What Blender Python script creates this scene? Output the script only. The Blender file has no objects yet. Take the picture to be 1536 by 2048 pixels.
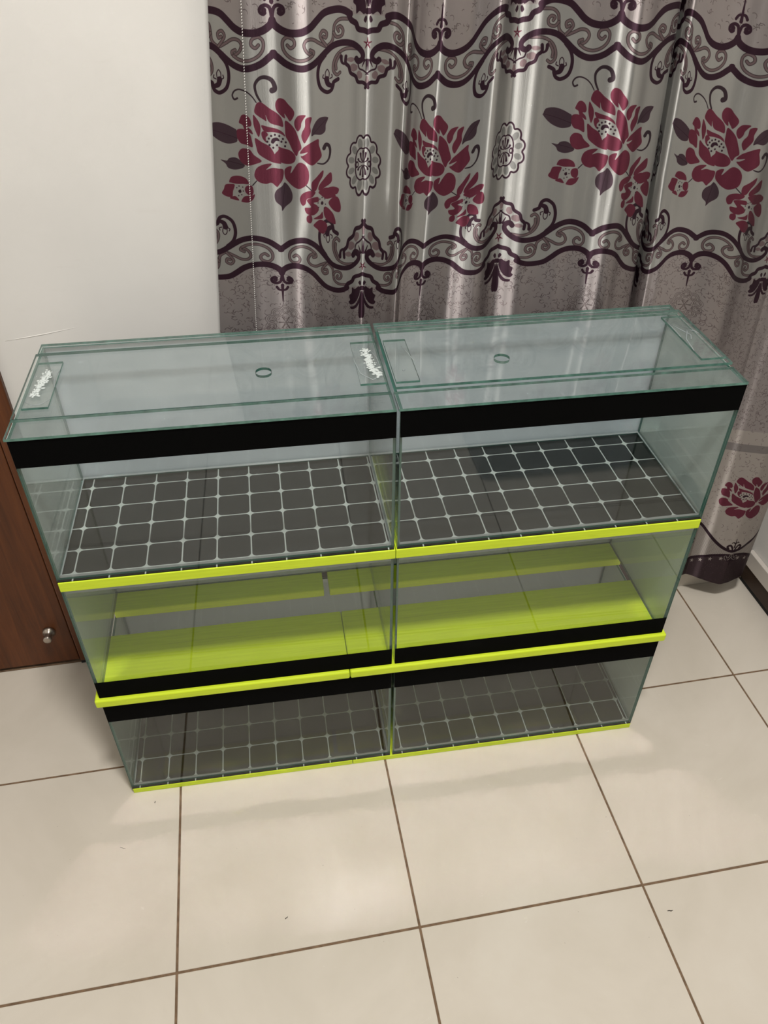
import bpy, bmesh, math, random
import numpy as np
from mathutils import Matrix, Vector, noise

random.seed(7)
scene = bpy.context.scene
col = scene.collection

# ------------------------------------------------------------------ camera
cam_data = bpy.data.cameras.new('camera')
cam = bpy.data.objects.new('camera', cam_data)
col.objects.link(cam)
cam_data.sensor_fit = 'VERTICAL'
cam_data.sensor_height = 36.0
cam_data.lens = 1558.2 / 2048 * 36.0
cam_data.clip_start = 0.02
CR, CU, CF = Vector((0.9838, -0.179144, 0.006658)), Vector((0.108694, 0.625623, 0.772516)), Vector((0.142557, 0.759278, -0.63496))
CL = (0.28722, -0.68441, 1.71347)
cam.matrix_world = Matrix(((CR.x, CU.x, -CF.x, CL[0]), (CR.y, CU.y, -CF.y, CL[1]), (CR.z, CU.z, -CF.z, CL[2]), (0, 0, 0, 1)))
scene.camera = cam

# ------------------------------------------------------------------ light and exposure
LAMP_LOC = (0.49, -0.565, 3.60)
LAMP_POWER = 76.0
LAMP_COLOR = (1.0, 0.97, 0.915)
world = bpy.data.worlds.new('room_air')
scene.world = world
world.use_nodes = True
world.node_tree.nodes['Background'].inputs[0].default_value = (1.0, 0.985, 0.96, 1)
world.node_tree.nodes['Background'].inputs[1].default_value = 0.30
scene.view_settings.view_transform = 'Standard'
scene.view_settings.look = 'None'
scene.view_settings.gamma = 1.0
scene.view_settings.use_curve_mapping = False
scene.view_settings.exposure = 0.0
scene.cycles.transparent_max_bounces = 28
scene.cycles.max_bounces = 7
scene.cycles.diffuse_bounces = 3
scene.cycles.glossy_bounces = 4
scene.cycles.use_denoising = True
scene.cycles.sample_clamp_indirect = 0.0
scene.cycles.blur_glossy = 0.0
scene.cycles.use_guiding = False

# ------------------------------------------------------------------ small helpers
def srgb(r, g, b):
    f = lambda c: c / 12.92 if c <= 0.04045 else ((c + 0.055) / 1.055) ** 2.4
    return (f(r / 255), f(g / 255), f(b / 255), 1)

def tag(o, label=None, cat=None, group=None, kind=None):
    if label: o['label'] = label
    if cat: o['category'] = cat
    if group: o['group'] = group
    if kind: o['kind'] = kind
    return o

def empty(name, loc=(0, 0, 0), rz=0.0):
    o = bpy.data.objects.new(name, None)
    col.objects.link(o)
    o.location = loc
    o.rotation_euler = (0, 0, rz)
    o.empty_display_size = 0.05
    return o

def link_mesh(name, me, mats, parent=None, loc=None):
    o = bpy.data.objects.new(name, me)
    col.objects.link(o)
    if not isinstance(mats, (list, tuple)): mats = [mats]
    if not me.materials:
        for m in mats: me.materials.append(m)
    if parent: o.parent = parent
    if loc is not None: o.location = loc
    return o

def bm_obj(name, bm, mats, parent=None, loc=None, smooth=False):
    me = bpy.data.meshes.new(name)
    bm.normal_update()
    bm.to_mesh(me)
    bm.free()
    if smooth:
        for p in me.polygons: p.use_smooth = True
    return link_mesh(name, me, mats, parent, loc)

def box_bm(x0, x1, y0, y1, z0, z1, bevel=0.0, seg=2, bm=None):
    own = bm is None
    if own: bm = bmesh.new()
    v = [bm.verts.new(p) for p in ((x0, y0, z0), (x1, y0, z0), (x1, y1, z0), (x0, y1, z0), (x0, y0, z1), (x1, y0, z1), (x1, y1, z1), (x0, y1, z1))]
    fs = [bm.faces.new([v[i] for i in q]) for q in ((3, 2, 1, 0), (4, 5, 6, 7), (0, 1, 5, 4), (1, 2, 6, 5), (2, 3, 7, 6), (3, 0, 4, 7))]
    if bevel:
        bmesh.ops.bevel(bm, geom=list({e for f in fs for e in f.edges}), offset=bevel, segments=seg, affect='EDGES', profile=0.5)
    return bm

def box(name, r, mat, parent=None, bevel=0.0, seg=2):
    return bm_obj(name, box_bm(*r, bevel=bevel, seg=seg), mat, parent)

def pane(name, r, parent, mats):
    """a sheet of glass: the two big faces are clear, the four narrow ones are the green cut edge"""
    bm = box_bm(*r)
    d = [r[1] - r[0], r[3] - r[2], r[5] - r[4]]
    ax = d.index(min(d))
    bm.normal_update()
    for f in bm.faces: f.material_index = 0 if abs(f.normal[ax]) > 0.9 or (name == 'front_pane' and f.normal.z < -0.9) else 1
    return bm_obj(name, bm, list(mats), parent)

def tube_bm(pts, rad, n=8, bm=None):
    bm = bm or bmesh.new()
    P = [Vector(p) for p in pts]
    rings = []
    for i, p in enumerate(P):
        t = (P[min(i + 1, len(P) - 1)] - P[max(i - 1, 0)]).normalized()
        a = t.cross(Vector((0, 0, 1)))
        if a.length < 1e-4: a = Vector((1, 0, 0))
        a.normalize(); b = t.cross(a)
        rr = rad[i] if isinstance(rad, (list, tuple)) else rad
        rings.append([bm.verts.new(p + (a * math.cos(2 * math.pi * k / n) + b * math.sin(2 * math.pi * k / n)) * rr) for k in range(n)])
    for i in range(len(P) - 1):
        for k in range(n):
            bm.faces.new((rings[i][k], rings[i][(k + 1) % n], rings[i + 1][(k + 1) % n], rings[i + 1][k]))
    bm.faces.new(list(reversed(rings[0]))); bm.faces.new(rings[-1])
    return bm

def lathe_bm(prof, n=28, axis='Z', bm=None):
    bm = bm or bmesh.new()
    rings = []
    for r, h in prof:
        ring = []
        for k in range(n):
            a = 2 * math.pi * k / n
            p = (r * math.cos(a), r * math.sin(a), h) if axis == 'Z' else (r * math.cos(a), -h, r * math.sin(a))
            ring.append(bm.verts.new(p))
        rings.append(ring)
    for i in range(len(rings) - 1):
        for k in range(n):
            bm.faces.new((rings[i][k], rings[i][(k + 1) % n], rings[i + 1][(k + 1) % n], rings[i + 1][k]))
    bm.faces.new(list(reversed(rings[0]))); bm.faces.new(rings[-1])
    bmesh.ops.recalc_face_normals(bm, faces=bm.faces[:])
    return bm

# ------------------------------------------------------------------ materials
class NT:
    def __init__(self, name):
        self.m = bpy.data.materials.new(name)
        self.m.use_nodes = True
        self.t = self.m.node_tree
        self.t.nodes.clear()
        self.out = self.t.nodes.new('ShaderNodeOutputMaterial')
    def n(self, typ, **kw):
        nd = self.t.nodes.new(typ)
        for k, v in kw.items(): setattr(nd, k, v)
        return nd
    def l(self, a, b): self.t.links.new(a, b)
    def math(self, op, a, b=None, clamp=False):
        nd = self.n('ShaderNodeMath', operation=op); nd.use_clamp = clamp
        for i, v in enumerate((a, b)):
            if v is None: continue
            if isinstance(v, (int, float)): nd.inputs[i].default_value = v
            else: self.l(v, nd.inputs[i])
        return nd.outputs[0]
    def vmath(self, op, a, b=None):
        nd = self.n('ShaderNodeVectorMath', operation=op)
        for i, v in enumerate((a, b)):
            if v is None: continue
            if isinstance(v, tuple): nd.inputs[i].default_value = v
            else: self.l(v, nd.inputs[i])
        return nd.outputs['Value'] if op in ('LENGTH', 'DOT_PRODUCT', 'DISTANCE') else nd.outputs['Vector']
    def noise(self, vec, scale, detail=3, rough=0.55, dist=0.0):
        nd = self.n('ShaderNodeTexNoise')
        nd.inputs['Scale'].default_value = scale; nd.inputs['Detail'].default_value = detail
        nd.inputs['Roughness'].default_value = rough; nd.inputs['Distortion'].default_value = dist
        if vec is not None: self.l(vec, nd.inputs['Vector'])
        return nd.outputs['Fac']
    def ramp(self, fac, stops):
        nd = self.n('ShaderNodeValToRGB')
        el = nd.color_ramp.elements
        while len(el) < len(stops): el.new(0.5)
        for e, (p, c) in zip(el, stops):
            e.position = p; e.color = c
        self.l(fac, nd.inputs[0])
        return nd.outputs[0]
    def mapr(self, v, a, b, c=0.0, d=1.0):
        nd = self.n('ShaderNodeMapRange')
        self.l(v, nd.inputs[0])
        for i, q in enumerate((a, b, c, d)): nd.inputs[i + 1].default_value = q
        return nd.outputs[0]
    def mix(self, fac, a, b):
        nd = self.n('ShaderNodeMix', data_type='RGBA')
        for i, v in ((0, fac), (6, a), (7, b)):
            if isinstance(v, (int, float, tuple)): nd.inputs[i].default_value = v
            else: self.l(v, nd.inputs[i])
        return nd.outputs[2]
    def bump(self, h, strength=0.2, dist=0.002):
        nd = self.n('ShaderNodeBump')
        nd.inputs['Strength'].default_value = strength; nd.inputs['Distance'].default_value = dist
        self.l(h, nd.inputs['Height'])
        return nd.outputs[0]
    def pbr(self, color, rough=0.5, metal=0.0, spec=0.5, normal=None, **kw):
        nd = self.n('ShaderNodeBsdfPrincipled')
        for k, v in (('Base Color', color), ('Roughness', rough), ('Metallic', metal), ('Specular IOR Level', spec)):
            if isinstance(v, (int, float, tuple)): nd.inputs[k].default_value = v
            else: self.l(v, nd.inputs[k])
        if normal is not None: self.l(normal, nd.inputs['Normal'])
        for k, v in kw.items():
            nm = k.replace('_', ' ')
            if isinstance(v, (int, float, tuple)): nd.inputs[nm].default_value = v
            else: self.l(v, nd.inputs[nm])
        self.l(nd.outputs[0], self.out.inputs[0])
        return nd
    def obj(self): return self.n('ShaderNodeTexCoord').outputs['Object']

def mat_plain(name, color, rough=0.5, metal=0.0, spec=0.5, var=0.0, scale=8.0, bump=0.0, bscale=60.0):
    t = NT(name)
    c = color; nrm = None
    oc = t.obj()
    if var:
        f = t.noise(oc, scale, 4)
        lo = tuple(x * (1 - var) for x in color[:3]) + (1,); hi = tuple(min(1, x * (1 + var)) for x in color[:3]) + (1,)
        c = t.ramp(f, [(0.3, lo), (0.7, hi)])
    if bump: nrm = t.bump(t.noise(oc, bscale, 3), bump)
    t.pbr(c, rough, metal, spec, nrm)
    return t.m

def mat_glass(name, tint, rough=0.0, haze=0.0, f0=0.037):
    """thin sheet glass: straight-through transmission with a Fresnel-weighted mirror reflection on each face"""
    t = NT(name)
    g = t.n('ShaderNodeNewGeometry')
    cosv = t.math('ABSOLUTE', t.vmath('DOT_PRODUCT', g.outputs['Incoming'], g.outputs['Normal']))
    fr = t.math('ADD', t.math('MULTIPLY', t.math('POWER', t.math('SUBTRACT', 1.0, cosv), 5.0), 1 - f0), f0, True)
    tr = t.n('ShaderNodeBsdfTransparent'); tr.inputs[0].default_value = tint
    gl = t.n('ShaderNodeBsdfGlossy'); gl.inputs['Roughness'].default_value = rough; gl.inputs[0].default_value = (1, 1, 1, 1)
    base = tr.outputs[0]
    if haze:
        df = t.n('ShaderNodeBsdfDiffuse'); df.inputs[0].default_value = (0.75, 0.8, 0.8, 1)
        mh = t.n('ShaderNodeMixShader')
        t.l(t.mapr(t.noise(t.obj(), 14, 4), 0.3, 0.7, haze * 0.4, haze * 1.6), mh.inputs[0])
        t.l(base, mh.inputs[1]); t.l(df.outputs[0], mh.inputs[2]); base = mh.outputs[0]
    mx = t.n('ShaderNodeMixShader')
    t.l(fr, mx.inputs[0]); t.l(base, mx.inputs[1]); t.l(gl.outputs[0], mx.inputs[2])
    t.l(mx.outputs[0], t.out.inputs[0])
    return t.m

M = {}
M['glass'] = mat_glass('clear_float_glass', (0.978, 0.985, 0.981, 1))
M['lid_glass'] = mat_glass('dusty_lid_glass', (0.957, 0.970, 0.966, 1), haze=0.034)
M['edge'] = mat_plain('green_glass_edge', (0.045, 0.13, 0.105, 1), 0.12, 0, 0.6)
M['edge_lit'] = mat_plain('lit_green_glass_edge', (0.10, 0.215, 0.175, 1), 0.15, 0, 0.6, 0.35, 60)  # paler copy of the edge green, light on top edges put into the colour
M['film'] = mat_plain('frosted_backing_film', (0.64, 0.70, 0.76, 1), 0.6, 0, 0.3, 0.03, 5)
M['film_side'] = mat_plain('frosted_side_film', (0.63, 0.71, 0.685, 1), 0.6, 0, 0.3, 0.03, 5)
M['tape'] = mat_plain('matte_black_tape', (0.0022, 0.0022, 0.0022, 1), 0.8, 0, 0.04)
M['silicone'] = mat_plain('dried_silicone', (0.62, 0.68, 0.67, 1), 0.3, 0, 0.5)
M['grout'] = mat_plain('brown_grout', srgb(120, 98, 78), 0.85, 0, 0.2, 0.35, 40)
M['chrome'] = mat_plain('worn_steel', (0.45, 0.40, 0.35, 1), 0.28, 0.9)
M['dark'] = mat_plain('dark_plastic', (0.008, 0.009, 0.012, 1), 0.35)
M['baseboard_dark'] = mat_plain('dark_stained_wood', srgb(52, 36, 26), 0.5, 0, 0.4, 0.3, 12)
M['trim'] = mat_plain('pale_trim_paint', srgb(205, 198, 190), 0.5)
M['rubber_gap'] = mat_plain('black_rubber_and_gap', (0.01, 0.01, 0.01, 1), 0.8)  # rubber at the jamb foot, also the painted dark of the baseboard gap
M['debris'] = mat_plain('dark_lint', (0.03, 0.02, 0.015, 1), 0.9)
M['lampshell'] = mat_plain('white_lamp_housing', (0.8, 0.8, 0.8, 1), 0.5)

def mat_silicone_clear():
    t = NT('clear_silicone_bead')
    tr = t.n('ShaderNodeBsdfTransparent'); tr.inputs[0].default_value = (0.9, 0.93, 0.93, 1)
    p = t.n('ShaderNodeBsdfPrincipled'); p.inputs['Base Color'].default_value = (0.42, 0.47, 0.48, 1); p.inputs['Roughness'].default_value = 0.2
    mx = t.n('ShaderNodeMixShader'); mx.inputs[0].default_value = 0.55
    t.l(tr.outputs[0], mx.inputs[1]); t.l(p.outputs[0], mx.inputs[2]); t.l(mx.outputs[0], t.out.inputs[0])
    return t.m
M['bead'] = mat_silicone_clear()

def mat_wall():
    t = NT('painted_plaster')
    oc = t.obj()
    c = t.ramp(t.noise(oc, 3.0, 5), [(0.35, (0.76, 0.74, 0.71, 1)), (0.65, (0.81, 0.79, 0.76, 1))])
    sm = t.mapr(t.noise(t.vmath('MULTIPLY', oc, (3, 3, 9)), 4.0, 6, 0.7), 0.62, 0.75)
    c = t.mix(t.math('MULTIPLY', sm, 0.16), c, (0.66, 0.62, 0.57, 1))
    t.pbr(c, 0.42, 0, 0.3, t.bump(t.noise(oc, 30, 4), 0.06, 0.003))
    return t.m
M['wall'] = mat_wall()
M['ceiling'] = mat_plain('white_ceiling_paint', (0.82, 0.81, 0.79, 1), 0.8)

def mat_tile():
    t = NT('glazed_porcelain')
    g = t.n('ShaderNodeNewGeometry').outputs['Position']
    c = t.ramp(t.noise(g, 2.2, 5, 0.6, 0.8), [(0.3, srgb(205, 197, 184)), (0.55, srgb(214, 206, 194)), (0.75, srgb(219, 212, 201))])
    oi = t.n('ShaderNodeObjectInfo').outputs['Random']
    c = t.mix(t.math('MULTIPLY', oi, 0.10), c, srgb(205, 192, 176))
    scuff = t.mapr(t.noise(t.vmath('MULTIPLY', g, (1, 2.5, 1)), 9, 7, 0.75, 1.2), 0.66, 0.74)
    c = t.mix(t.math('MULTIPLY', scuff, 0.25), c, srgb(232, 228, 222))
    dots = t.mapr(t.noise(g, 160, 1), 0.80, 0.83)
    c = t.mix(t.math('MULTIPLY', dots, 0.5), c, srgb(90, 75, 60))
    rg = t.math('ADD', t.mapr(t.noise(g, 4, 4), 0.3, 0.7, 0.14, 0.26), t.math('MULTIPLY', scuff, 0.25))
    t.pbr(c, rg, 0, 0.42, t.bump(t.noise(g, 3.5, 2), 0.05, 0.004))
    return t.m
M['tile'] = mat_tile()

def mat_board():
    t = NT('lime_yellow_paint')
    oc = t.obj()
    gr = t.noise(t.vmath('MULTIPLY', oc, (2.5, 60, 60)), 3.0, 5, 0.65)
    c = t.ramp(gr, [(0.32, (0.62, 0.78, 0.028, 1)), (0.6, (0.70, 0.87, 0.036, 1)), (0.8, (0.73, 0.89, 0.06, 1))])
    crack = t.mapr(t.noise(t.vmath('MULTIPLY', oc, (1.2, 70, 30)), 3.2, 3, 0.6, 1.5), 0.70, 0.73)
    c = t.mix(t.math('MULTIPLY', crack, 0.35), c, (0.30, 0.36, 0.03, 1))
    t.pbr(c, 0.45, 0, 0.35, t.bump(gr, 0.12, 0.001))
    return t.m
M['board'] = mat_board()

def mat_door():
    t = NT('stained_door_wood')
    oc = t.obj()
    gr = t.noise(t.vmath('MULTIPLY', oc, (18, 18, 1.2)), 3.0, 6, 0.65, 0.6)
    c = t.ramp(gr, [(0.3, srgb(72, 36, 11)), (0.55, srgb(94, 49, 18)), (0.75, srgb(108, 60, 25))])
    t.pbr(c, 0.38, 0, 0.4, t.bump(gr, 0.08, 0.001))
    return t.m
M['door'] = mat_door()

def mat_cells(pitch=0.0652):
    """flat print: black rounded squares with pale lines and star-shaped corners"""
    t = NT('printed_cell_sheet')
    oc = t.obj()
    q = t.vmath('MULTIPLY', oc, (1 / pitch, 1 / pitch, 0))
    q = t.vmath('ABSOLUTE', t.vmath('SUBTRACT', t.vmath('FRACTION', q), (0.5, 0.5, 0)))
    hb, r = 0.481, 0.135
    q = t.vmath('MAXIMUM', t.vmath('SUBTRACT', q, (hb - r, hb - r, 0)), (0, 0, 0))
    f = t.mapr(t.vmath('LENGTH', q), r - 0.006, r + 0.006)
    c = t.mix(f, (0.007, 0.0075, 0.007, 1), (0.50, 0.54, 0.53, 1))
    t.pbr(c, 0.4, 0, 0.08)
    return t.m
M['cells'] = mat_cells()

# ------------------------------------------------------------------ the room
TILE = 0.5
YW, XR, XL, YF, ZC = 0.865, 1.722, -1.75, -3.0, 3.65
floor = box('floor', (XL, XR + 0.02, YF, YW + 0.3, -0.06, -0.0016), M['grout'])
tag(floor, 'brown grouted floor laid with large cream glazed tiles', 'floor', kind='structure')
G = 0.0025
tbm = box_bm(G, TILE - G, G, TILE - G, -0.012, 0.0, bevel=0.0012, seg=2)
tme = bpy.data.meshes.new('tile'); tbm.to_mesh(tme); tbm.free()
for i in range(-4, 4):
    for j in range(-6, 2):
        x0, x1, y0, y1 = i * TILE, (i + 1) * TILE, j * TILE, (j + 1) * TILE
        X0, X1, Y1 = max(x0, XL), min(x1, XR - 0.003), min(y1, YW - 0.002)
        if X1 - X0 < 0.02 or Y1 - y0 < 0.02: continue
        if X0 == x0 and X1 == x1 and Y1 == y1:
            link_mesh('tile', tme, M['tile'], floor, (x0, y0, 0))
        else:
            o = box('tile', (G, X1 - X0 - G, G, Y1 - y0 - G, -0.012, 0.0), M['tile'], floor, 0.0012)
            o.location = (X0, y0, 0)

DX0, DX1 = -1.10, -0.233          # door opening incl. frame
wb = bmesh.new()
box_bm(DX1, XR + 0.1, YW, YW + 0.12, -0.05, ZC, bm=wb)
box_bm(XL - 0.1, DX0, YW, YW + 0.12, -0.05, ZC, bm=wb)
box_bm(DX0, DX1, YW, YW + 0.12, 2.10, ZC, bm=wb)
wall_back = tag(bm_obj('wall_back', wb, M['wall']), 'white painted back wall beside the curtain', 'wall', kind='structure')
bm_obj('plaster_ridge', tube_bm([(-0.204, YW, 0.9753), (-0.160, YW, 0.980), (-0.125, YW, 0.9842), (-0.062, YW, 0.9934)], [0.0004, 0.001, 0.001, 0.0003], 6), M['wall'], wall_back, None, True)
tag(box('wall_right', (XR, XR + 0.1, YF, YW + 0.02, -0.05, ZC), M['wall']), 'plain wall at the right edge', 'wall', kind='structure')
tag(box('wall_left', (XL - 0.1, XL, YF, YW + 0.02, -0.05, ZC), M['wall']), 'plain side wall beyond the left edge', 'wall', kind='structure')
tag(box('ceiling', (XL - 0.1, XR + 0.1, YF - 0.1, YW + 0.12, ZC, ZC + 0.1), M['ceiling']), 'white ceiling', 'ceiling', kind='structure')
# skirting under the curtain, tiles of the same cream porcelain
sk = box('baseboard_back', (DX1 + 0.003, XR - 0.012, 0.849, YW - 0.0005, 0.0, 0.082), M['tile'], None, 0.0015)
tag(sk, 'cream tile skirting along the back wall under the curtain hem', 'baseboard', kind='structure')
tag(box('baseboard_right', (XR - 0.010, XR - 0.0005, YF + 0.01, 0.846, 0.016, 0.074), M['baseboard_dark'], None, 0.001), 'dark brown baseboard along the right wall', 'baseboard', kind='structure')
tag(box('trim_1', (XR - 0.016, XR - 0.0005, YF + 0.01, 0.846, 0.0745, 0.125), M['trim'], None, 0.002), 'pale trim strip above the dark right baseboard', 'trim', kind='structure')
tag(box('gap_shade_strip', (XR - 0.006, XR - 0.0005, YF + 0.01, 0.846, 0.0005, 0.0155), M['rubber_gap']), 'black strip painting the shaded gap under the right baseboard', 'trim', kind='structure')  # shade of the open gap, put in as a black strip

door = tag(empty('door_1', (-0.66, 0.86, 0.0)), 'brown stained wooden door at the left edge behind the tanks', 'door', kind='structure')
def dpart(name, r, mat, bevel=0.0):
    o = box(name, (r[0] + 0.66, r[1] + 0.66, r[2] - 0.86, r[3] - 0.86, r[4], r[5]), mat, door, bevel)
    return o
leaf = dpart('leaf', (-1.052, -0.283, 0.862, 0.902, 0.010, 2.045), M['door'], 0.002)
dpart('jamb', (-0.279, DX1 - 0.0005, 0.853, 0.93, 0.012, 2.098), M['door'], 0.003)
dpart('jamb', (DX0 + 0.0005, -1.056, 0.853, 0.93, 0.012, 2.098), M['door'], 0.003)
dpart('lintel', (-1.0555, -0.2795, 0.853, 0.93, 2.05, 2.098), M['door'], 0.003)
dpart('jamb_foot', (-0.279, DX1 - 0.0005, 0.856, 0.93, 0.0, 0.0115), M['rubber_gap'])
kn = bm_obj('floor_bolt_knob', lathe_bm([(0.0165, 0.0), (0.0165, 0.004), (0.0145, 0.009), (0.0095, 0.012), (0.0095, 0.022), (0.0108, 0.024), (0.0108, 0.032), (0.008, 0.034)], 28, 'Y'), M['chrome'], door, (-0.333 + 0.66, 0.8615 - 0.86, 0.134), True)
kn['label'] = 'small round steel bolt knob'

# ceiling lamp (out of frame): one flat batten that lights the room
lamp = tag(empty('ceiling_lamp', (LAMP_LOC[0], LAMP_LOC[1], LAMP_LOC[2])), 'white batten ceiling lamp above the camera', 'lamp')
box('housing', (-0.34, 0.34, -0.10, 0.10, 0.006, 0.05), M['lampshell'], lamp, 0.006)
ld = bpy.data.lights.new('lamp_light', 'AREA')
ld.shape = 'RECTANGLE'; ld.size = 0.34; ld.size_y = 0.28; ld.energy = LAMP_POWER; ld.color = LAMP_COLOR
lo = bpy.data.objects.new('lamp_light', ld); col.objects.link(lo); lo.parent = lamp; lo.location = (0, 0, 0.004)

# ------------------------------------------------------------------ the tanks
TY = -0.0264
Q0 = (-0.1109, 0.4223)
ET = (math.cos(TY), math.sin(TY)); EN = (-math.sin(TY), math.cos(TY))
def tk(u, v, z=0.0): return (Q0[0] + u * ET[0] + v * EN[0], Q0[1] + u * ET[1] + v * EN[1], z)
W = 0.6235; D = 0.316; T = 0.005
ZB0, ZB1 = 0.0, 0.0166         # bottom boards
ZS0, ZS1 = 0.343, 0.366        # middle shelf boards
ZU0, ZU1 = 0.6823, 0.7053      # upper shelf boards
ZT = 1.0226
XRT = 0.6295
GM = (M['glass'], M['edge']); LM = (M['lid_glass'], M['edge_lit'])

def sheet(parent, H0, ox, oy):
    o = box('printed_base_sheet', (-ox, W - ox, -oy, D - oy, 0, 0.0012), M['cells'], parent)
    o.location = (ox, oy, H0)
    o['label'] = 'black cell-patterned base sheet with pale grid lines'
    return o

def tank(name, label, u0, z0, z1, upright, cell=None, braces=False, tape_h=0.05, film_left=True, film_right=True):
    t = tag(empty(name, tk(u0, 0, z0), TY), label, 'fish tank', 'glass tanks stacked in three rows of two')
    H = z1 - z0
    zb = 0.0
    if upright:
        sheet(t, 0.0003, *cell)
        zb = 0.0018
        top = H - (T + 0.0002) if braces else H - 0.0004
        pane('bottom_pane', (T + .0003, W - T - .0003, T + .0003, D - T - .0003, zb, zb + T), t, GM)
        lo_, hi_ = zb, top
        tz0, tz1 = top - tape_h, top - 0.0004
    else:
        pane('bottom_pane', (T + .0003, W - T - .0003, T + .0003, D - T - .0003, H - T - 0.0005, H - 0.0005), t, GM)
        lo_, hi_ = 0.0004, H - 0.0005
        tz0, tz1 = lo_ + 0.0003, lo_ + tape_h
    pane('front_pane', (0, W, 0, T, lo_, hi_), t, GM)
    pane('back_pane', (0, W, D - T, D, lo_, hi_), t, GM)
    pane('side_pane', (0, T, T + .0002, D - T - .0002, lo_, hi_), t, GM)
    pane('side_pane', (W - T, W, T + .0002, D - T - .0002, lo_, hi_), t, GM)
    b = box('backing_film', (0.0005, W - 0.0005, D + 0.0001, D + 0.0007, lo_, hi_), M['film'], t)
    b['label'] = 'frosted blue-grey film on the back pane'
    if film_left: box('side_film', (-0.0008, -0.0001, 0.006, D - 0.001, lo_, hi_), M['film_side'], t)['label'] = 'frosted green-grey film on the side pane'
    if film_right: box('side_film', (W + 0.0001, W + 0.0008, 0.006, D - 0.001, lo_, hi_), M['film_side'], t)['label'] = 'frosted green-grey film on the side pane'
    tp = box('tape_band', (0.0006, W - 0.0006, -0.0009, -0.0001, tz0, tz1), M['tape'], t)
    tp['label'] = 'black tape band along the rim'
    # silicone beads in the inner corners of the base
    zz = (zb + T) if upright else (H - T - 0.0005)
    s = 1 if upright else -1
    def bead(p, q, w):
        bm = bmesh.new()
        dx, dy = q[0] - p[0], q[1] - p[1]; L = math.hypot(dx, dy); n = (-dy / L * w, dx / L * w)
        N = 40
        rows = []
        for i in range(N + 1):
            f = i / N; jw = 1 + 0.25 * noise.noise(Vector((f * 14, p[0] * 9 + p[1] * 7, z0 * 5)))
            a = (p[0] + dx * f, p[1] + dy * f)
            rows.append([bm.verts.new((a[0], a[1], zz + s * 0.0002)), bm.verts.new((a[0] + n[0] * jw, a[1] + n[1] * jw, zz + s * 0.0002)), bm.verts.new((a[0], a[1], zz + s * w * jw))])
        for i in range(N):
            for k in range(3):
                bm.faces.new((rows[i][k], rows[i][(k + 1) % 3], rows[i + 1][(k + 1) % 3], rows[i + 1][k]))
        bm.faces.new(rows[0]); bm.faces.new(rows[-1])
        bmesh.ops.recalc_face_normals(bm, faces=bm.faces[:])
        bm_obj('silicone_bead', bm, M['bead'], t)
    a = T + 0.0003
    bead((a, a), (W - a, a), 0.006)
    bead((W - a, D - a), (a, D - a), 0.003)
    bead((a, D - a), (a, a), 0.002)
    bead((W - a, a), (W - a, D - a), 0.002)
    if braces:
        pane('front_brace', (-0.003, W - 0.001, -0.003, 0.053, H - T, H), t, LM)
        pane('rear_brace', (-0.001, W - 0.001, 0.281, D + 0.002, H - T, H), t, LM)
    return t

tank('fish_tank', 'upright glass tank in the top row nearest the brown door, lid flush with its rim', 0, ZU1, ZT, True, (0.0265, 0.0187), True, 0.0535, True, False)
tank('fish_tank', 'upright glass tank in the top row on the curtain side, right end, lid lying proud', XRT, ZU1, ZT, True, (0.0517, 0.0162), True, 0.0535, False, True)
tank('fish_tank', 'upside-down glass tank in the middle row nearest the brown door, lime board inside', 0, ZS1, ZU0, False, None, False, 0.0490, True, False)
tank('fish_tank', 'upside-down glass tank in the middle row at the right end, lime board inside', XRT, ZS1, ZU0, False, None, False, 0.0490, False, True)
tank('fish_tank', 'glass tank of the bottom row at the left end, dark patterned base, nearest the floor', 0, ZB1, ZS0, True, (0.0183, 0.0125), False, 0.0600, True, False)
tank('fish_tank', 'glass tank of the bottom row at the right end, dark patterned base, nearest the floor', XRT, ZB1, ZS0, True, (0.0250, 0.0125), False, 0.0600, False, True)

# ------------------------------------------------------------------ the lime boards
def board(label, u0, u1, v0, v1, z0, z1, bev=0.003):
    o = box('shelf_board', (0, u1 - u0, 0, v1 - v0, 0, z1 - z0), M['board'], None, bev, 3)
    o.location = tk(u0, v0, z0); o.rotation_euler = (0, 0, TY)
    return tag(o, label, 'board', 'lime yellow boards between the tanks')
SPL = 0.530
board('lime board on the floor under the bottom left tank', 0.001, SPL - 0.0005, -0.001, 0.30, 0.0, ZB1 - 0.0001, 0.0015)
board('lime board on the floor under the bottom right tank', SPL + 0.0005, 1.2535, -0.001, 0.30, 0.0, ZB1 - 0.0001, 0.0015)
board('front lime board between bottom and middle rows, shorter piece at the left', -0.010, SPL - 0.0005, -0.009, 0.176, ZS0 + 0.0001, ZS1 - 0.0001, 0.004)
board('front lime board between bottom and middle rows, longer piece at the right', SPL + 0.0005, 1.262, -0.009, 0.176, ZS0 + 0.0001, ZS1 - 0.0001, 0.004)
board('rear lime board seen deep inside the middle left tank, behind the gap', 0.002, 0.4975, 0.250, 0.33, ZS0 + 0.0001, ZS1 - 0.0001)
board('rear lime board seen deep inside the middle right tank, behind the gap', 0.511, 1.258, 0.250, 0.33, ZS0 + 0.0001, ZS1 - 0.0001)
board('lime board under the top left tank', 0.000, 0.6262, -0.002, 0.316, ZU0 + 0.0001, ZU1 - 0.0001, 0.0015)
board('lime board under the top right tank', 0.6272, 1.2535, -0.002, 0.316, ZU0 + 0.0001, ZU1 - 0.0001, 0.0015)

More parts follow.
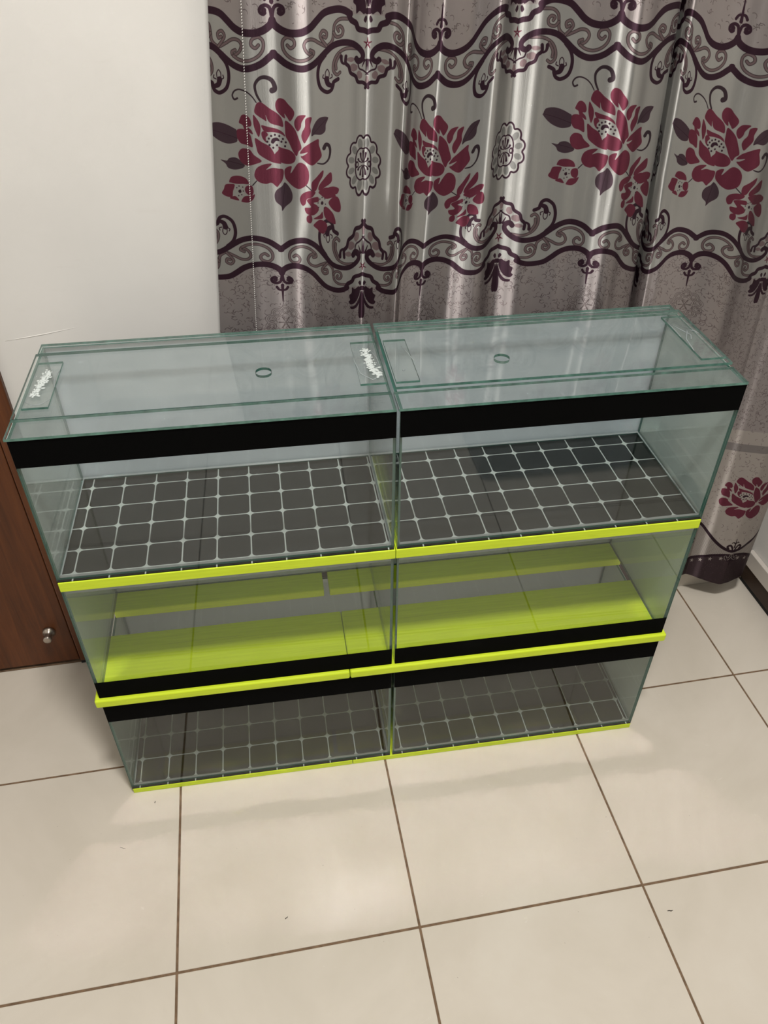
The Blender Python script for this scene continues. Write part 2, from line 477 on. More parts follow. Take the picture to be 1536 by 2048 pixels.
# ------------------------------------------------------------------ the lids
def lid(label, u0, u1, v0, v1, z, hole, handles, smear):
    t = tag(empty('glass_lid', tk(u0, v0, z), TY), label, 'lid', 'glass lids on the top tanks')
    L, Wd, hx, hy, hr, n = u1 - u0, v1 - v0, hole[0] - u0, hole[1] - v0, 0.0145, 32
    bm = bmesh.new()
    def ring_at(zz):
        inner = [bm.verts.new((hx + hr * math.cos(2 * math.pi * k / n), hy + hr * math.sin(2 * math.pi * k / n), zz)) for k in range(n)]
        s = 0.028
        def sq(k):
            a = 2 * math.pi * k / n; c_, s_ = math.cos(a), math.sin(a); q = s / max(abs(c_), abs(s_))
            return (hx + q * c_, hy + q * s_, zz)
        mid = [bm.verts.new(sq(k)) for k in range(n)]
        out = [bm.verts.new(p) for p in ((L, Wd, zz), (0, Wd, zz), (0, 0, zz), (L, 0, zz))]
        return inner, mid, out
    A, B = ring_at(0.0), ring_at(T)
    def cap(R_, flip):
        i_, m_, o_ = R_
        fs = []
        for k in range(n): fs.append((i_[k], m_[k], m_[(k + 1) % n], i_[(k + 1) % n]))
        c = [n // 8, 3 * n // 8, 5 * n // 8, 7 * n // 8]
        for q in range(4):
            a0, a1 = c[q], c[(q + 1) % 4] + (n if q == 3 else 0)
            fs.append([m_[k % n] for k in range(a1, a0 - 1, -1)] + [o_[q], o_[(q + 1) % 4]])
        for f in fs:
            fc = bm.faces.new(list(reversed(f)) if flip else f); fc.material_index = 0
    cap(A, True); cap(B, False)
    for k in range(n): bm.faces.new((A[0][k], A[0][(k + 1) % n], B[0][(k + 1) % n], B[0][k])).material_index = 1
    for q in range(4): bm.faces.new((A[2][q], A[2][(q + 1) % 4], B[2][(q + 1) % 4], B[2][q])).material_index = 1
    bmesh.ops.recalc_face_normals(bm, faces=bm.faces[:])
    bm_obj('sheet_with_hole', bm, [M['lid_glass'], M['edge'] if u0 < 0.3 else M['edge_lit']], t)  # flush left lid takes the darker edge, painting the shade of its gap
    for (a0, a1, b0, b1) in handles:
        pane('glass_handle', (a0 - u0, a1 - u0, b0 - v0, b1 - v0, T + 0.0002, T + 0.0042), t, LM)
    for i, (pts, w, thick) in enumerate(smear):
        rnd = random.Random(i * 5 + int(u0 * 100))
        bm = bmesh.new()
        zz = T + 0.0044
        if thick:
            # lumpy dab of dried silicone: many small flattened beads along a line
            for (p, q) in zip(pts[:-1], pts[1:]):
                m = max(3, int(math.hypot(q[0] - p[0], q[1] - p[1]) / 0.0035))
                for k in range(m):
                    f = (k + rnd.random()) / m
                    for _ in range(8):
                        cx = p[0] + (q[0] - p[0]) * f + rnd.gauss(0, w * 0.36) - u0; cy = p[1] + (q[1] - p[1]) * f + rnd.gauss(0, w * 0.36) - v0
                        r = rnd.uniform(0.0014, 0.0034)
                        bmesh.ops.create_icosphere(bm, subdivisions=1, radius=1.0, matrix=Matrix.Translation((cx, cy, zz)) @ Matrix.Rotation(rnd.random() * 6, 4, 'Z') @ Matrix.Diagonal((r * rnd.uniform(.8, 1.9), r, 0.0007, 1)))
            bm_obj('silicone_smear', bm, M['silicone'], t, None, True)['label'] = 'white dried silicone smear'
        else:
            tube_bm([(p[0] - u0, p[1] - v0, zz - 0.0003) for p in pts], [w * (0.4 + 0.6 * math.sin(math.pi * (j + .4) / (len(pts) - .2))) for j in range(len(pts))], 6, bm)
            bm_obj('silicone_trace', bm, M['bead'], t, None, True)
    return t

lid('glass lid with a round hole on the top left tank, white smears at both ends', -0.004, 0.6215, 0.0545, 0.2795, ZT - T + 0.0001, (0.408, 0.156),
    [(0.009, 0.052, 0.080, 0.236), (0.573, 0.619, 0.080, 0.236)],
    [([(0.022, 0.120), (0.026, 0.150), (0.034, 0.200)], 0.010, True), ([(0.607, 0.105), (0.598, 0.150), (0.597, 0.205)], 0.010, True),
     ([(0.012, 0.100), (0.025, 0.088), (0.040, 0.090), (0.052, 0.105)], 0.0008, False), ([(0.052, 0.145), (0.048, 0.165), (0.051, 0.200)], 0.0010, False),
     ([(0.575, 0.195), (0.572, 0.165), (0.578, 0.115), (0.596, 0.092), (0.615, 0.105)], 0.0011, False), ([(0.617, 0.12), (0.614, 0.17), (0.604, 0.21)], 0.0007, False)])
lid('glass lid with a round hole lying proud on the top right tank', 0.632, 1.2535, 0.060, 0.283, ZT + 0.0002, (0.841, 0.137),
    [(0.634, 0.676, 0.070, 0.226), (1.199, 1.246, 0.074, 0.248)],
    [([(0.664, 0.200), (0.672, 0.170), (0.678, 0.140)], 0.0009, False), ([(0.652, 0.108), (0.656, 0.110)], 0.0016, False),
     ([(1.203, 0.215), (1.212, 0.190), (1.222, 0.165), (1.215, 0.150)], 0.0012, False), ([(1.226, 0.192), (1.220, 0.178), (1.205, 0.150), (1.199, 0.105)], 0.0014, False),
     ([(1.228, 0.186), (1.236, 0.182), (1.240, 0.170)], 0.0011, False), ([(1.202, 0.236), (1.200, 0.20), (1.199, 0.16)], 0.0010, False)])

# ------------------------------------------------------------------ low black box in front (out of frame, mirrored in the top right tank)
bx = tag(empty('storage_box', tk(1.46, -1.30, 0), TY), 'low black storage box on the tiles mirrored in the top right tank', 'box')
box('body', (-0.33, 0.33, -0.22, 0.22, 0.0, 0.26), M['dark'], bx, 0.03, 4)
box('box_lid', (-0.345, 0.345, -0.235, 0.235, 0.2605, 0.30), M['dark'], bx, 0.012, 3)

# ------------------------------------------------------------------ lint on the floor
for (x, y, a, L, lab) in ((0.226, 0.067, 0.5, 0.0075, 'tiny dark lint bit on the tile below the bottom left tank'), (1.034, -0.063, -0.2, 0.012, 'small dark bent lint thread on the right front tile'), (-0.127, 0.285, -0.6, 0.014, 'faint hair lying on the left front tile'), (-0.059, 0.388, 1.3, 0.005, 'dark crumb just in front of the left bottom corner')):
    thick = 0.0004 if 'hair' in lab else 0.0009
    bm = tube_bm([(-L / 2, 0, thick), (-L / 6, L * 0.08, thick * 1.3), (L / 6, L * 0.02, thick * 1.2), (L / 2, L * 0.14, thick)], [thick * .6, thick, thick, thick * .5], 6)
    o = bm_obj('floor_lint', bm, M['debris'], None, (x, y, 0.0), True); o.rotation_euler = (0, 0, a)
    tag(o, lab, 'lint')

# ------------------------------------------------------------------ the curtain: printed satin hanging in folds
# print outlines in tenths of a millimetre (across the cloth from the flower axis, height above the floor)
PETALS=[[(-343,13993),(-301,14072),(-227,14080),(-96,13986),(24,13911),(100,13827),(120,13702),(40,13715),(-83,13750),(-136,13803),(-171,13890),(-161,13793),(-205,13815),(-289,13869),(-347,13922)],[(7,14084),(59,14143),(145,14130),(216,14058),(312,13954),(309,13872),(244,13791),(196,13844),(148,13907),(158,13835),(109,13857),(25,13942),(-1,14013)],[(-615,13797),(-572,13878),(-509,13892),(-439,13843),(-407,13760),(-423,13708),(-473,13700),(-414,13646),(-393,13582),(-466,13616),(-526,13649),(-558,13723),(-618,13756)],[(-369,13892),(-316,13829),(-271,13745),(-264,13641),(-296,13537),(-341,13623),(-372,13728),(-378,13831)],[(-247,13724),(-136,13699),(13,13663),(111,13608),(147,13543),(60,13589),(-65,13614),(-165,13617),(-214,13639)],[(156,13794),(243,13750),(328,13653),(387,13514),(435,13363),(381,13300),(341,13225),(279,13303),(207,13456),(159,13543),(151,13649)],[(333,13820),(397,13880),(523,13882),(484,13826),(445,13765),(430,13692),(378,13631),(329,13685),(313,13758)],[(522,13824),(636,13846),(608,13718),(614,13613),(540,13488),(488,13436),(439,13534),(454,13618),(506,13700)],[(538,13402),(668,13462),(771,13484),(778,13394),(808,13306),(833,13196),(741,13112),(636,13060),(532,13108),(418,13211),(470,13231),(549,13283),(406,13266),(460,13351)],[(-650,13653),(-538,13660),(-443,13584),(-413,13478),(-407,13371),(-505,13406),(-604,13431),(-661,13507),(-672,13592)],[(-360,13518),(-250,13451),(-127,13382),(-56,13272),(-9,13173),(65,13093),(-64,13109),(-189,13168),(-312,13260),(-344,13369)],[(-44,13250),(23,13323),(25,13377),(88,13353),(228,13316),(315,13237),(313,13150),(246,13097),(129,13091),(27,13127),(-34,13184)],[(-654,13272),(-585,13345),(-460,13330),(-389,13241),(-268,13139),(-373,13088),(-503,13060),(-602,13107),(-648,13185)],[(-397,12912),(-352,13021),(-232,13082),(-103,13088),(-199,12993),(-94,13022),(9,13007),(99,12981),(80,12825),(10,12726),(-31,12693),(-119,12765),(-212,12746),(-314,12773),(-376,12832)],[(126,13002),(245,13053),(227,12931),(363,13104),(480,13088),(556,12985),(567,12850),(525,12738),(390,12664),(285,12691),(183,12775),(121,12868)],[(-241,13619),(-190,13628),(-143,13574),(-183,13523),(-174,13448),(-223,13492),(-251,13567)],[(629,12619),(618,12757),(712,12844),(858,12951),(857,12861),(777,12751),(709,12627)],[(763,12683),(844,12771),(1017,12900),(1057,12808),(1030,12717),(896,12654),(776,12613)],[(-847,12764),(-801,12852),(-670,12880),(-544,12841),(-498,12749),(-602,12742),(-707,12736),(-809,12751)],[(-915,12711),(-811,12729),(-747,12715),(-782,12602),(-803,12500),(-907,12505),(-986,12554),(-948,12632)],[(-540,12706),(-448,12713),(-423,12610),(-459,12542),(-536,12569),(-571,12639)],[(-636,12446),(-578,12524),(-459,12542),(-405,12563),(-437,12472),(-520,12417),(-625,12422)],[(-844,12479),(-749,12520),(-676,12448),(-754,12451)],[(762,12593),(896,12645),(1030,12616),(1139,12495),(1031,12476),(923,12469),(815,12532)],[(963,12630),(1084,12648),(1206,12597),(1179,12528),(1085,12532)],[(977,12408),(1085,12485),(1193,12469),(1254,12348),(1222,12266),(1085,12297)],[(882,12342),(949,12338),(1086,12237),(1136,12095),(1004,12121),(908,12173),(868,12259)],[(386,12505),(442,12583),(576,12624),(695,12596),(627,12517),(520,12487),(491,12407),(437,12374),(397,12422)],[(519,12475),(734,12513),(761,12441),(653,12423),(733,12372),(759,12300),(650,12222),(514,12240),(476,12337),(598,12355)],[(675,12088),(771,12144),(880,12126),(949,12051),(880,11932),(783,11937),(729,11988),(647,12041)],[(513,12192),(595,12224),(621,12139),(579,12081),(512,12108)],[(649,12162),(786,12227),(840,12272),(853,12176),(758,12156)]]
LEAVES=[[(-1197,13630),(-1151,13721),(-1001,13747),(-855,13722),(-712,13666),(-669,13633),(-661,13507),(-684,13444),(-832,13411),(-979,13444),(-1097,13511),(-1199,13609)],[(631,13549),(645,13654),(723,13777),(825,13832),(972,13815),(926,13708),(913,13603),(823,13553),(695,13568)],[(-981,13133),(-881,13118),(-826,13170),(-723,13188),(-637,13152),(-554,13062),(-609,13009),(-739,12981),(-852,13007),(-898,13075)],[(117,12769),(206,12674),(247,12557),(224,12442),(114,12341),(52,12266),(34,12345),(-56,12431),(-77,12548),(-33,12639),(62,12703)]]
CRESCENT=[[(-99,13446),(-75,13508),(6,13523),(50,13466),(-16,13468),(-59,13427)]]
DOTS=[(-133,13510),(-93,13551),(-29,13570),(46,13547),(107,13502),(156,13448),(141,13384),(-126,13404),(-65,13359),(80,13456),(-161,13458),(1,13399),(-712,12668),(-670,12700),(-606,12686),(-598,12617),(-629,12550),(-683,12529),(-649,12631),(788,12475),(896,12470),(909,12388),(881,12330),(760,12347),(747,12418),(836,12496)]
BLOBS=[(-659,12608),(836,12410)]
TENDRILS=[(31,90,[(-239,14090),(-305,14212),(-321,14350),(-242,14445),(-145,14462),(-50,14421),(-5,14342),(-3,14283),(-46,14264)]),(18,31,[(-313,14082),(-380,14174),(-473,14246),(-591,14278),(-678,14251),(-720,14183),(-688,14123),(-631,14141)]),(18,76,[(741,13089),(872,13062),(977,13125),(1016,13255),(990,13354),(925,13378),(886,13325)]),(18,18,[(-435,12722),(-365,12798)]),(18,18,[(498,12728),(629,12619)])]
BANDS=[(112,103,[(1,15278),(42,15205),(162,15131),(310,15096),(485,15108),(636,15170),(762,15268),(887,15356),(1024,15393),(1186,15402),(1311,15377),(1425,15322)]),(58,45,[(1,15278),(14,15385),(41,15455),(103,15480),(175,15453),(192,15391),(142,15356),(104,15375)]),(107,90,[(-10,14811),(71,14753),(194,14665),(344,14605),(497,14587),(652,14628),(781,14702),(910,14794),(1038,14877),(1165,14916),(1318,14924),(1473,14897),(1617,14819),(1698,14732),(1687,14655),(1610,14628),(1561,14667)]),(58,63,[(922,14765),(819,14663),(774,14538),(778,14402),(829,14282),(947,14213),(1039,14237),(1078,14306),(1091,14355),(1182,14393)]),(99,67,[(947,14408),(973,14338),(1039,14307)]),(16,16,[(921,14438),(922,14506),(961,14554),(999,14504),(992,14436)]),(18,18,[(908,14418),(869,14439),(882,14478)]),(18,18,[(1012,14416),(1059,14435),(1051,14474)]),(90,81,[(1383,15332),(1440,15240),(1542,15184),(1596,15101),(1725,15071),(1797,15047)]),(58,58,[(1342,14719),(1336,14623),(1402,14564),(1443,14466),(1550,14404),(1605,14314),(1726,14291),(1830,14214)]),(25,25,[(1597,14618),(1626,14520),(1719,14479),(1822,14418)]),(45,18,[(1813,14633),(1819,14477)]),(40,13,[(1745,14635),(1691,14539)]),(67,27,[(1244,14721),(1258,14644),(1310,14605)])]
SCROLLS=[(45,45,[(1376,15259),(1213,15262),(1113,15199),(1088,15099),(1063,14970),(948,14897),(809,14946),(683,15004),(570,14996),(518,14923),(566,14829),(667,14780),(693,14826),(630,14856)]),(45,45,[(1088,15081),(1152,15015),(1253,15032),(1278,15105),(1226,15161),(1163,15144),(1189,15097)]),(45,45,[(948,14897),(873,14973),(823,15048),(873,15117),(949,15083),(936,15018),(886,15038)]),(45,45,[(667,14770),(551,14715),(398,14705),(248,14769),(164,14873),(161,14985),(233,15042),(332,15010),(355,14935),(290,14886),(234,14928)]),(45,45,[(1578,14820),(1346,14834),(1179,14770),(1095,14657),(1085,14532),(1156,14462),(1221,14490)]),(45,45,[(1218,14760),(1141,14647),(1142,14550)])]
SHELLPETALS=[[(1348,14671),(1439,14702),(1530,14668),(1453,14627)],[(1428,14564),(1493,14601),(1585,14560),(1574,14502),(1482,14484)],[(1575,14443),(1627,14485),(1694,14431),(1683,14372),(1617,14363)],[(1756,14320),(1823,14398),(1829,14238),(1780,14260)]]
STAR=(1804,14882)
FAN=[[(1801,15835),(1767,16014),(1747,16240),(1780,16409),(1823,16447),(1864,16414),(1879,16248),(1849,16019)],[(1768,15847),(1712,16025),(1612,16147),(1509,16163),(1538,16213),(1648,16200),(1735,16097),(1772,15959)],[(1748,15860),(1720,15734),(1619,15783),(1550,15752),(1536,15862),(1480,15914),(1499,16013),(1466,16053),(1515,16112),(1611,16090),(1694,15996)],[(1722,15803),(1730,15748),(1798,15733),(1801,15816)],[(1743,15708),(1707,15651),(1746,15612),(1775,15655),(1770,15704)]]
FLIP=26347

PER, PX, ZMAX = 0.36, 0.0005, 1.62
NX, NZ = int(round(PER / PX)), int(round(ZMAX / PX))
C_BASE = np.array([0.655, 0.65, 0.64]); C_DARK = np.array([0.23, 0.15, 0.195]); C_MAUVE = np.array([0.47, 0.40, 0.41])
C_RED = np.array([0.435, 0.20, 0.265]); C_LEAF = np.array([0.30, 0.235, 0.27]); C_SPECK = np.array([0.635, 0.605, 0.60]); C_LACE = np.array([0.42, 0.38, 0.38])
C_HEM = np.array([0.25, 0.20, 0.215]); C_PALE = np.array([0.70, 0.67, 0.65])
img = np.empty((NZ, NX, 3), np.float32); img[:] = C_BASE

def catmull(P, closed, n=7):
    P = np.array(P, float); m = len(P)
    if m < 3: return P
    out = []
    rng = range(m if closed else m - 1)
    for i in rng:
        if closed: a, b, c, d = P[(i - 1) % m], P[i], P[(i + 1) % m], P[(i + 2) % m]
        else: a, b, c, d = P[max(i - 1, 0)], P[i], P[i + 1], P[min(i + 2, m - 1)]
        t = (np.arange(n) / n)[:, None]
        out.append(0.5 * ((2 * b) + (c - a) * t + (2 * a - 5 * b + 4 * c - d) * t ** 2 + (3 * b - 3 * c + d - a) * t ** 3))
    if not closed: out.append(P[-1:])
    return np.concatenate(out)

def window(P, pad):
    lo, hi = P.min(0) - pad, P.max(0) + pad
    i0, i1 = int(math.floor(lo[0] / PX)), int(math.ceil(hi[0] / PX)); j0, j1 = max(0, int(lo[1] / PX)), min(NZ - 1, int(math.ceil(hi[1] / PX)))
    if j1 <= j0: return None
    I = np.arange(i0, i1 + 1); J = np.arange(j0, j1 + 1)
    X, Z = np.meshgrid((I + 0.5) * PX, (J + 0.5) * PX)
    return I % NX, J, X, Z

def paint(I, J, cov, color):
    if cov.shape[1] > NX: cov = cov[:, :NX]; I = I[:NX]
    cur = img[J[:, None], I[None, :]]
    img[J[:, None], I[None, :]] = cur * (1 - cov[..., None]) + np.asarray(color) * cov[..., None]

def seg_dist(X, Z, P, rad=None, closed=False):
    best = np.full(X.shape, 1e9)
    m = len(P)
    for i in range(m if closed else m - 1):
        a, b = P[i], P[(i + 1) % m]; d = b - a; L2 = float(d @ d) + 1e-14
        t = np.clip(((X - a[0]) * d[0] + (Z - a[1]) * d[1]) / L2, 0, 1)
        q = np.hypot(X - a[0] - t * d[0], Z - a[1] - t * d[1])
        if rad is not None: q = q - (rad[i] + (rad[i + 1] - rad[i]) * t)
        best = np.minimum(best, q)
    return best

def fill(P, color, smooth=True):
    P = catmull(P, True) if smooth else np.array(P, float)
    w = window(P, 0.0015)
    if w is None: return
    I, J, X, Z = w
    inside = np.zeros(X.shape, bool); m = len(P)
    for i in range(m):
        a, b = P[i], P[(i + 1) % m]
        if a[1] == b[1]: continue
        inside ^= ((a[1] > Z) != (b[1] > Z)) & (X < (b[0] - a[0]) * (Z - a[1]) / (b[1] - a[1]) + a[0])
    sd = seg_dist(X, Z, P, None, True); sd = np.where(inside, sd, -sd)
    paint(I, J, np.clip(0.5 + sd / PX, 0, 1), color)

def stroke(P, w0, w1, color, closed=False):
    P = catmull(P, closed)
    if closed: P = np.concatenate([P, P[:1]])
    rad = np.linspace(w0 / 2, w1 / 2, len(P))
    w = window(P, max(w0, w1))
    if w is None: return
    I, J, X, Z = w
    paint(I, J, np.clip(0.5 - seg_dist(X, Z, P, rad) / PX, 0, 1), color)

def disc(x, z, r, color, rz=None):
    a = np.linspace(0, 2 * math.pi, 20, endpoint=False)
    fill(np.stack([x + r * np.cos(a), z + (rz or r) * np.sin(a)], 1), color, False)

U = 1e-4
sc = lambda pts: [(a * U, b * U) for a, b in pts]
FL = FLIP * U
def flipz(pts): return [(a, FL - b) for a, b in pts]
def mir(pts): return [(-a, b) for a, b in pts]
def mir_shell(pts): return [(0.36 - a, b) for a, b in pts]

# speckled ground beyond the two borders
band = catmull(sc(BANDS[0][2]), False)
bu = np.concatenate([band[:, 0], [0.18]]); bz = np.concatenate([band[:, 1], [1.528]])
o_ = np.argsort(bu); bu, bz = bu[o_], bz[o_]
uu = (np.arange(NX) + 0.5) * PX; fold = np.minimum(uu, 0.36 - uu)
zt = np.interp(fold, bu, bz)
zz_ = (np.arange(NZ) + 0.5) * PX
up = zz_[:, None] > zt[None, :]; dn = zz_[:, None] < (FL - zt)[None, :]
img[up | dn] = C_SPECK
rs = np.random.RandomState(3)
def speckle(z0, z1, n, c0, c1):
    for _ in range(n):
        x, z = rs.rand() * PER, z0 + rs.rand() * (z1 - z0)
        if zz_[0] < FL - 1.54 or True:
            k = int(x / PX) % NX
            if FL - zt[k] + 0.004 < z + 0.004 and z < zt[k] and z > 1.0: continue
        r, a0, sp = rs.uniform(0.0018, 0.006), rs.rand() * 6.28, rs.uniform(0.8, 3.2)
        a = a0 + np.linspace(0, sp, 5)
        c = c0 + (c1 - c0) * rs.rand()
        stroke(np.stack([x + r * np.cos(a), z + r * np.sin(a)], 1), 0.0006, 0.0011, c)
speckle(0.62, 1.13, 2600, np.array([.50, .45, .45]), np.array([.36, .31, .33]))
speckle(1.50, 1.62, 160, np.array([.50, .45, .45]), np.array([.36, .31, .33]))
# lace half-rosettes printed faintly on the speckled ground
def rosette(cx, cz, rx, rz, n, color, w, inner=True, petal=None):
    a = np.linspace(0, 2 * math.pi, n * 12, endpoint=False)
    k = 0.93 + 0.13 * np.abs(np.sin(a * n / 2))
    if petal is not None: fill(np.stack([cx + rx * k * np.cos(a), cz + rz * k * np.sin(a)], 1), petal[0], False)
    if petal is not None:
        for q in range(n):
            b = (q + 0.5) * 2 * math.pi / n
            fill([(cx + rx * (0.76 + 0.19 * math.cos(t)) * math.cos(b) - rx * 0.15 * math.sin(t) * math.sin(b), cz + rz * (0.76 + 0.19 * math.cos(t)) * math.sin(b) + rx * 0.15 * math.sin(t) * math.cos(b)) for t in np.linspace(0, 6.28, 10, endpoint=False)], petal[1])
    else:
        for q in range(n):
            b = (q + 0.5) * 2 * math.pi / n
            for f, ww in ((1.0, w), (0.6, w)):
                stroke([(cx + rx * (0.76 + 0.20 * f * math.cos(t)) * math.cos(b) - rx * 0.2 * f * math.sin(t) * math.sin(b), cz + rz * (0.76 + 0.2 * f * math.cos(t)) * math.sin(b) + rx * 0.2 * f * math.sin(t) * math.cos(b)) for t in np.linspace(0, 6.28, 9, endpoint=False)], ww, ww, color, True)
    stroke(np.stack([cx + rx * k * np.cos(a), cz + rz * k * np.sin(a)], 1)[::3], w, w, color, True)
    if inner:
        k2 = 0.46 * (1 + 0.2 * np.abs(np.sin(a * 3)))
        stroke(np.stack([cx + rx * k2 * np.cos(a), cz + rz * k2 * np.sin(a)], 1)[::3], w * .8, w * .8, color, True)
for cz_ in (1.003,):
    rosette(0.004, cz_, 0.036, 0.034, 10, C_LACE, 0.0009)
    for q in range(6):
        b = q * math.pi / 3
        stroke([(0.004, cz_), (0.004 + .013 * math.cos(b), cz_ + .013 * math.sin(b))], 0.0006, 0.003, C_LACE)
for _ in range(14):
    x, z = rs.rand() * PER, rs.choice([rs.uniform(1.06, 1.10), rs.uniform(1.545, 1.575)])
    for q in range(5):
        b = q * 1.2566 + rs.rand() * .2
        stroke([(x, z), (x + .0045 * math.cos(b), z + .0045 * math.sin(b))], 0.0005, 0.0012, C_LACE)

# borders, top and (mirrored) bottom
for top in (True, False):
    zf = (lambda p: p) if top else flipz
    for w0, w1, pts in SCROLLS:
        for mm in (lambda p: p, mir):
            stroke(zf(mm(sc(pts))), w0 * U * 1.25, w1 * U * 1.25, C_MAUVE * 0.62)
            stroke(zf(mm(sc(pts))), w0 * U * 0.75, w1 * U * 0.75, C_MAUVE)
    for pts in SHELLPETALS:
        for mm in (lambda p: p, mir_shell): fill(zf(mm(sc(pts))), C_MAUVE * 1.12)
    for w0, w1, pts in BANDS:
        for mm in (lambda p: p, mir): stroke(zf(mm(sc(pts))), w0 * U, w1 * U, C_DARK)
    for pts in FAN:
        for mm in (lambda p: p, mir_shell): fill(zf([(a_, b_ - 0.043) for a_, b_ in mm(sc(pts))]), C_DARK)
    s0 = (0.18, STAR[1] * U)
    for q in range(5):
        b = math.pi / 2 + q * 1.2566
        e_ = [(s0[0], s0[1]), (s0[0] + .0085 * math.cos(b), s0[1] + .0085 * math.sin(b))]
        stroke(zf(e_), 0.0040, 0.0012, C_RED * 0.9)
    disc(s0[0], zf([s0])[0][1], 0.0012, C_BASE)
    # little fleur hanging from the cusp
    for sx in (-1, 1):
        stroke(zf([(sx * 0.0015, 1.563), (sx * 0.007, 1.561), (sx * 0.0105, 1.556)]), 0.004, 0.005, C_DARK)
        disc(sx * 0.0125, zf([(0, 1.541)])[0][1], 0.0042, C_DARK)
    stroke(zf([(0, 1.553), (0, 1.565), (0, 1.586)]), 0.007, 0.002, C_DARK)

# peony spray
for p in LEAVES:
    fill(sc(p), C_LEAF)
    P_ = np.array(sc(p)); i_, j_ = np.unravel_index(np.argmax(((P_[:, None] - P_[None]) ** 2).sum(-1)), (len(P_), len(P_)))
    stroke([tuple(P_[i_]), tuple(P_[[i_, j_]].mean(0) + (0, .001)), tuple(P_[j_])], 0.0006, 0.0009, C_DARK)
for w0, w1, p in TENDRILS: stroke(sc(p), w0 * U, w1 * U, C_LEAF * 0.8)
for p in PETALS: fill(sc(p), C_RED)
for p in CRESCENT: fill(sc(p), C_DARK)
for i, (a, b) in enumerate(DOTS): disc(a * U, b * U, 0.0018 if i < 12 else 0.0011, C_DARK)
for a, b in BLOBS: disc(a * U, b * U, 0.0028, C_DARK)

# oval medallion on the other axis
mx_, mz_ = 0.1755, 1.2955
rosette(mx_, mz_, 0.0365, 0.0475, 12, C_DARK, 0.0032, False, (C_BASE * 1.08, C_BASE * 0.80))
a = np.linspace(0, 2 * math.pi, 72, endpoint=False); k = 1 + 0.18 * np.abs(np.sin(a * 2))
inn = np.stack([mx_ + 0.0165 * k * np.cos(a), mz_ + 0.026 * k * np.sin(a)], 1)
fill(inn, C_BASE * 1.04, False); stroke(inn[::3], 0.0025, 0.0025, C_DARK, True)
for sx in (-1, 1):
    for dx, dz, w in ((0.0, 0.022, 0.004), (0.006, 0.018, 0.0045), (0.011, 0.009, 0.004)):
        for sz in (-1, 1): stroke([(mx_ + sx * 0.001, mz_ + sz * 0.002), (mx_ + sx * dx * 0.8, mz_ + sz * dz * 0.6), (mx_ + sx * dx, mz_ + sz * dz)], 0.0008, w, C_DARK)
    disc(mx_ + sx * 0.0145, mz_, 0.0045, C_DARK, 0.006); disc(mx_ + sx * 0.0135, mz_, 0.0018, C_BASE, 0.003)

# lower hem of the curtain: pale bands, a second peony, a scroll border and a dark foot
jz = lambda z: int(z / PX)
img[jz(0.572):jz(0.612)] = C_PALE; img[jz(0.548):jz(0.572)] = C_SPECK * 0.86; img[jz(0.20):jz(0.548)] = C_PALE
speckle(0.24, 0.62, 620, np.array([.52, .47, .46]), np.array([.38, .33, .35]))
fz = lambda u_, lo_: (0.2525 if not lo_ else 0.172) + (0.0475 if not lo_ else -0.018) * np.cos(2 * math.pi * (u_ - 0.18) / 0.36)
lowb = fz(uu, True); midb = fz(uu, False)
img[(zz_[:, None] < lowb[None, :])] = C_HEM
between = (zz_[:, None] >= lowb[None, :]) & (zz_[:, None] < midb[None, :])
strp = (np.sin((uu[None, :] - zz_[:, None]) * 2 * math.pi / 0.006) > 0)
img[between] = C_PALE; img[between & strp] = C_PALE * 0.72
for _ in range(900):
    x, z = rs.rand() * PER, rs.rand() * 0.2
    if z > lowb[int(x / PX) % NX] - 0.003: continue
    a0 = rs.rand() * 6.28; r = rs.uniform(.001, .003); a = a0 + np.linspace(0, 2.2, 4)
    stroke(np.stack([x + r * np.cos(a), z + r * np.sin(a)], 1), 0.0006, 0.001, C_HEM * rs.uniform(1.15, 1.5))
g = np.linspace(-0.18, 0.18, 25)
stroke(np.stack([g, fz(g, False)], 1), 0.010, 0.010, C_DARK * .8); stroke(np.stack([g, fz(g, True)], 1), 0.009, 0.009, C_DARK * .8)
zc = fz(np.array([0.0]), False)[0]; zl = fz(np.array([0.0]), True)[0]
for sx in (-1, 1):
    stroke([(sx * 0.004, zc), (sx * 0.007, zc + 0.012), (sx * 0.016, zc + 0.022), (sx * 0.024, zc + 0.016), (sx * 0.020, zc + 0.009)], 0.006, 0.007, C_DARK * .8)
    stroke([(sx * 0.003, zl), (sx * 0.006, zl - 0.010), (sx * 0.016, zl - 0.016), (sx * 0.020, zl - 0.008)], 0.009, 0.009, C_PALE * .9)
    stroke([(sx * 0.003, zl), (sx * 0.006, zl - 0.010), (sx * 0.016, zl - 0.016), (sx * 0.020, zl - 0.008)], 0.005, 0.006, C_DARK * .8)
    stroke([(0, zc + 0.028), (sx * 0.008, zc + 0.034), (sx * 0.013, zc + 0.031)], 0.004, 0.003, C_DARK * .8)
    stroke([(0, zl - 0.020), (sx * 0.009, zl - 0.024), (sx * 0.013, zl - 0.020)], 0.004, 0.003, C_DARK * .8)
stroke([(0, zc + 0.016), (0, zc + 0.03), (0, zc + 0.047)], 0.006, 0.002, C_DARK * .8)
stroke([(0, zl - 0.014), (0, zl - 0.028), (0, zl - 0.038)], 0.006, 0.003, C_DARK * .8)
for q in range(7):
    b = -0.35 + q * 0.42
    stroke([(0.18 - .004 + .006 * math.cos(b), .232 + .006 * math.sin(b)), (0.18 - .004 + .030 * math.cos(b), .232 + .030 * math.sin(b))], 0.0015, 0.008, C_DARK * .8)
